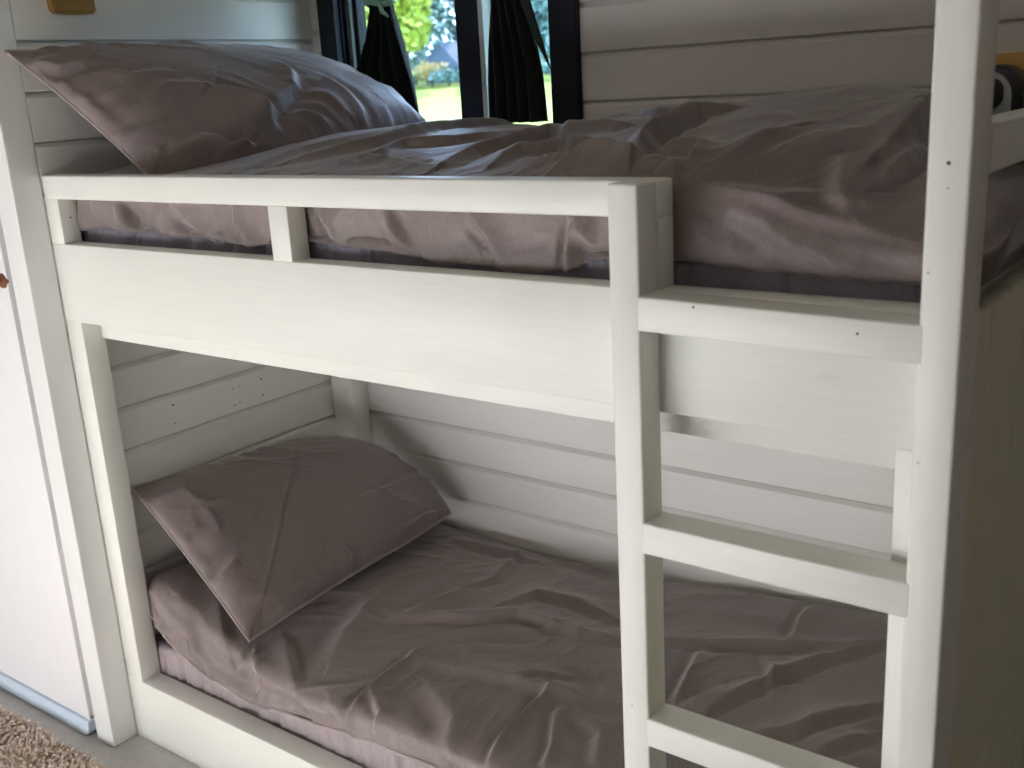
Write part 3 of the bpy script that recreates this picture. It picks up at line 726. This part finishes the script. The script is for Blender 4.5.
mb = MB(); mb.tube([(cx-.004, .812, 1.655), (cx-.004, .806, 1.64), (cx-.003, .806, 1.632)], .0018, 8); mb.tube([(cx-.003, .806, 1.634), (cx-.003, .806, 1.628), (cx-.003, .806, 1.612)], [.003, .007, .006], 10); mb.build('cord', M['black'], dev, True)

# ---------- rug ----------
def rug():
    x0, x1, y0, y1 = -1.0, .45, -1.15, -.150
    rng = np.random.default_rng(2)
    st = .0125
    gx, gy = np.meshgrid(np.arange(x0, x1, st), np.arange(y0, y1, st)); n = gx.size
    px = gx.ravel()+rng.uniform(-.5, .5, n)*st; py = gy.ravel()+rng.uniform(-.5, .5, n)*st
    lean = np.arctan2(vnoise(px*9, py*9, 4), vnoise(px*9, py*9, 6))+rng.normal(0, .6, n)
    ln = rng.uniform(.010, .020, n); hh = rng.uniform(.014, .022, n)
    lv = [(0, 0, .0042), (.25, .55, .0048), (.65, .95, .0044), (1.0, .85, .0022)]
    K = 5; V = np.zeros((n, len(lv), K, 3))
    ax, ay = np.cos(lean), np.sin(lean)
    for j, (o, z, r) in enumerate(lv):
        for k in range(K):
            a = 2*math.pi*k/K
            V[:, j, k, 0] = px+ax*ln*o+r*(-ay)*math.cos(a)+r*ax*.5*math.sin(a)
            V[:, j, k, 1] = py+ay*ln*o+r*ax*math.cos(a)+r*ay*.5*math.sin(a)
            V[:, j, k, 2] = .004+hh*z+r*.8*math.sin(a)+(.004 if j == 0 else 0)
    base = (np.arange(n)*len(lv)*K)[:, None]
    fs = []
    for j in range(len(lv)-1):
        for k in range(K):
            q = np.array([j*K+k, j*K+(k+1) % K, (j+1)*K+(k+1) % K, (j+1)*K+k]); fs.append(base+q)
    F = np.concatenate(fs, 0).tolist()
    F += (base+np.array([(len(lv)-1)*K+k for k in range(K)])).tolist()
    me = bpy.data.meshes.new('rug'); me.from_pydata(V.reshape(-1, 3).tolist(), [], F); me.update(); smooth(me)
    m, nt, b = new_mat('beige_wool_pile')
    ge = nt.nodes.new('ShaderNodeNewGeometry')
    r = ramp(nt, ge.outputs['Random Per Island'], [(.0, srgb(214, 192, 176)), (.5, srgb(232, 212, 196)), (1, srgb(246, 234, 222))])
    nt.links.new(r.outputs['Color'], b.inputs['Base Color']); b.inputs['Roughness'].default_value = .9; b.inputs['Sheen Weight'].default_value = .3
    o = link_mesh('rug', me, m)
    tag(o, 'shaggy beige looped rug on the grey floor in front of the bunks', 'rug')
    mb = MB(); mb.box(x0, x1, y0, y1, .0005, .006, .002); mb.build('backing', M['rugback'], o)
M['rugback'] = plain('rug_backing', srgb(190, 170, 150), .9)
rug()

# ---------- outdoors ----------
def leaf_mat(name, c1, c2):
    m, nt, b = new_mat(name)
    ge = nt.nodes.new('ShaderNodeNewGeometry'); r = ramp(nt, ge.outputs['Random Per Island'], [(0, c1), (1, c2)])
    nt.links.new(r.outputs['Color'], b.inputs['Base Color']); b.inputs['Roughness'].default_value = .6
    return m
mb = MB()
mb.prism([(1.2, -.5), (20, .9), (28.5, 1.78), (34, 2.2), (80, 4.5), (80, -1), (1.2, -1)], 'x', -90, 60)
m, nt, b = new_mat('sunlit_grass')
tc = nt.nodes.new('ShaderNodeTexCoord'); n1 = noise_node(nt, .35, 5, .6); nt.links.new(tc.outputs['Object'], n1.inputs['Vector'])
r = ramp(nt, n1.outputs['Fac'], [(.35, srgb(112, 124, 38)), (.6, srgb(146, 148, 66))]); nt.links.new(r.outputs['Color'], b.inputs['Base Color']); b.inputs['Roughness'].default_value = .9
tag(mb.build('ground', m), 'sunlit lawn rising away outside the window', kind='structure')
M['bark'] = plain('bark', srgb(90, 78, 66), .9, 0, .2, 3)
def tree(x, y, z, h, r, lm, label, seed, name='tree', cone=False, n=9500, leaf=.21):
    rng = np.random.default_rng(seed)
    root = empty(name, (x, y, z)); tag(root, label, 'tree', None)
    mb = MB(); mb.tube([(x, y, z-.3), (x+.1, y, z+h*.35), (x, y, z+h*.8)], [r*.09, r*.07, r*.02], 8); mb.build('trunk', M['bark'], root)
    if cone:
        t = rng.uniform(.05, 1, n)**.8; rad = r*(1.02-t)*rng.uniform(.55, 1, n)**.5; a = rng.uniform(0, 6.283, n)
        c = np.stack([x+rad*np.cos(a), y+rad*np.sin(a), z+h*t-rad*.25], 1)
    else:
        nb = 16; bc = rng.normal(0, 1, (nb, 3)); bc /= np.linalg.norm(bc, axis=1, keepdims=True)
        bc = bc*rng.uniform(.3, .75, (nb, 1))*np.array([r, r, h*.36])+np.array([x, y, z+h*.58])
        q = rng.integers(0, nb, n); d = rng.normal(0, 1, (n, 3)); d /= np.linalg.norm(d, axis=1, keepdims=True)
        c = bc[q]+d*rng.uniform(.7, 1, (n, 1))*np.array([r*.42, r*.42, h*.17])
    u = rng.normal(0, 1, (n, 3)); u /= np.linalg.norm(u, axis=1, keepdims=True)
    v = np.cross(u, rng.normal(0, 1, (n, 3))); v /= np.linalg.norm(v, axis=1, keepdims=True)
    s = rng.uniform(.6, 1.3, (n, 1))*leaf
    V = np.stack([c-u*s, c+v*s*.5, c+u*s, c-v*s*.5], 1).reshape(-1, 3)
    F = (np.arange(n)[:, None]*4+np.arange(4)).tolist()
    me = bpy.data.meshes.new('foliage'); me.from_pydata(V.tolist(), [], F); me.update()
    link_mesh('foliage', me, lm, root)
lm1 = leaf_mat('yellow_green_leaves', srgb(150, 175, 60), srgb(205, 215, 100))
lm2 = leaf_mat('blue_green_needles', srgb(62, 92, 84), srgb(126, 158, 150))
lm3 = leaf_mat('mixed_flower_leaves', srgb(110, 130, 80), srgb(214, 170, 110))
tree(-25.9, 30, 1.9, 7.5, 2.0, lm1, 'yellow-green leafy tree left in the window view', 1)
tree(-28.6, 32, 1.9, 8, 2.2, lm1, 'yellow-green tree partly hidden by the left curtain', 2)
tree(-26.4, 37.5, 2.3, 12, 2.6, lm2, 'tall blue-green conifer seen in the left window pane', 3, cone=True)
tree(-25.9, 40, 2.4, 12, 3.2, lm2, 'dark conifer behind the yellow-green tree', 4, cone=True)
tree(-21.6, 35, 2.1, 11, 2.8, lm2, 'conifer mostly hidden behind the window mullion', 5, cone=True)
tree(-19.2, 34, 2.1, 12, 2.8, lm2, 'blue-green conifer seen in the right window pane', 6, cone=True)
tree(-30.5, 40, 2.4, 12, 3.5, lm2, 'broad conifer standing far behind the yellow-green tree and shed', 7, cone=True)
#tree(-16.5, 36, 2.1, 12, 3.4, lm2, 'conifer at the far right beyond the lawn', 8, cone=True)
for k, (x, y, hh) in enumerate([(-26.6, 29.5, .8), (-25.3, 29.2, .7), (-24.2, 29.4, 1.1), (-23.2, 29.2, .8), (-20.0, 29.5, .7), (-18.6, 29.3, .8)]):
    tree(x, y, 1.75, hh, .75, lm3 if k in (0, 2, 4) else lm2, ['small orange-flowered bush at the far left edge of the lawn', 'low green bush left of the orange bush', 'orange-flowered bush at the lawn edge in the left pane',
         'low green bush beside the mullion view', 'small flowering bush in the right pane', 'low green bush at the right edge of the lawn'][k], 20+k, 'bush', False, 500, .09)
shed = empty('shed', (-24.9, 31.5, 1.9)); tag(shed, 'small shed with a blue-grey pitched roof between the trees', 'shed')
mb = MB(); mb.box(-25.8, -24.0, 31, 33, 1.6, 2.55, 0); mb.build('wall', plain('shed_boards', srgb(70, 84, 96), .8), shed)
mb = MB(); mb.prism([(-26.0, 2.5), (-24.9, 3.5), (-23.8, 2.5)], 'y', 30.8, 33.2); mb.build('roof', plain('slate', srgb(74, 88, 104), .6), shed)

# ---------- light ----------
w = bpy.data.worlds.new('World'); SC.world = w; w.use_nodes = True
nt = w.node_tree; bg = nt.nodes['Background']; bg.inputs['Color'].default_value = (.44, .66, 1.0, 1); bg.inputs['Strength'].default_value = SKY
def light(kind, name, loc, rot, energy, color=(1, 1, 1), **kw):
    l = bpy.data.lights.new(name, kind); l.energy = energy; l.color = color
    for k, v in kw.items(): setattr(l, k, v)
    o = bpy.data.objects.new(name, l); COL.objects.link(o); o.location = loc; o.rotation_euler = rot; return o
light('SUN', 'sun', (0, 0, 10), (math.radians(48), 0, math.radians(-150)), SUN, (1, .95, .84), angle=.01)
R90 = math.pi/2
light('AREA', 'added_low_daylight', ((FX0+FX1)/2, -3.08, (FZ0+FZ1)/2), (R90, 0, 0), LOW_LAMP, (.94, .97, 1), shape='RECTANGLE', size=FX1-FX0, size_y=FZ1-FZ0)  # added low lamp standing in for daylight from the unseen side
sl = Vector((.1, -1.9, CEIL-.03)); aim = Vector((.75, -1.32, 0))
light('AREA', 'added_floor_beam', sl, (aim-sl).to_track_quat('-Z', 'Y').to_euler(), BEAM, (1, .99, .985), shape='RECTANGLE', size=1.0, size_y=.8, spread=math.radians(41))  # added narrow lamp; lights a floor patch that bounces up to the bunks
light('AREA', 'added_ceiling_fill', (.3, -2.3, CEIL-.02), (0, 0, 0), CEILW, (1, .97, .93), shape='RECTANGLE', size=1.2, size_y=.8)  # added weak fill from above, stands for no real lamp

# ---------- camera ----------
cam = bpy.data.cameras.new('camera'); co = bpy.data.objects.new('camera', cam); COL.objects.link(co)
cam.sensor_fit = 'HORIZONTAL'; cam.sensor_width = 36; cam.lens = 1050.703/1024*36
cam.clip_start = .05; cam.clip_end = 300
Rw = np.array([[0.8007498552269099, 0.5964460796250431, -0.055242587321740214], [0.12066276689050405, -0.250950497142577, -0.960450074012294], [-0.5867198360720481, 0.7624145342815876, -0.2729174085245915]])
right, down, fwd = Rw
co.matrix_world = Matrix(((right[0], -down[0], -fwd[0], 2.5350188), (right[1], -down[1], -fwd[1], -1.4215929), (right[2], -down[2], -fwd[2], 1.7481943), (0, 0, 0, 1)))
cam.dof.use_dof = True; cam.dof.focus_distance = 2.2; cam.dof.aperture_fstop = 4.5
SC.camera = co
vs = SC.view_settings; vs.view_transform = 'Standard'; vs.look = 'None'; vs.exposure = EXPO; vs.gamma = 1; vs.use_curve_mapping = False
SC.display_settings.display_device = 'sRGB'
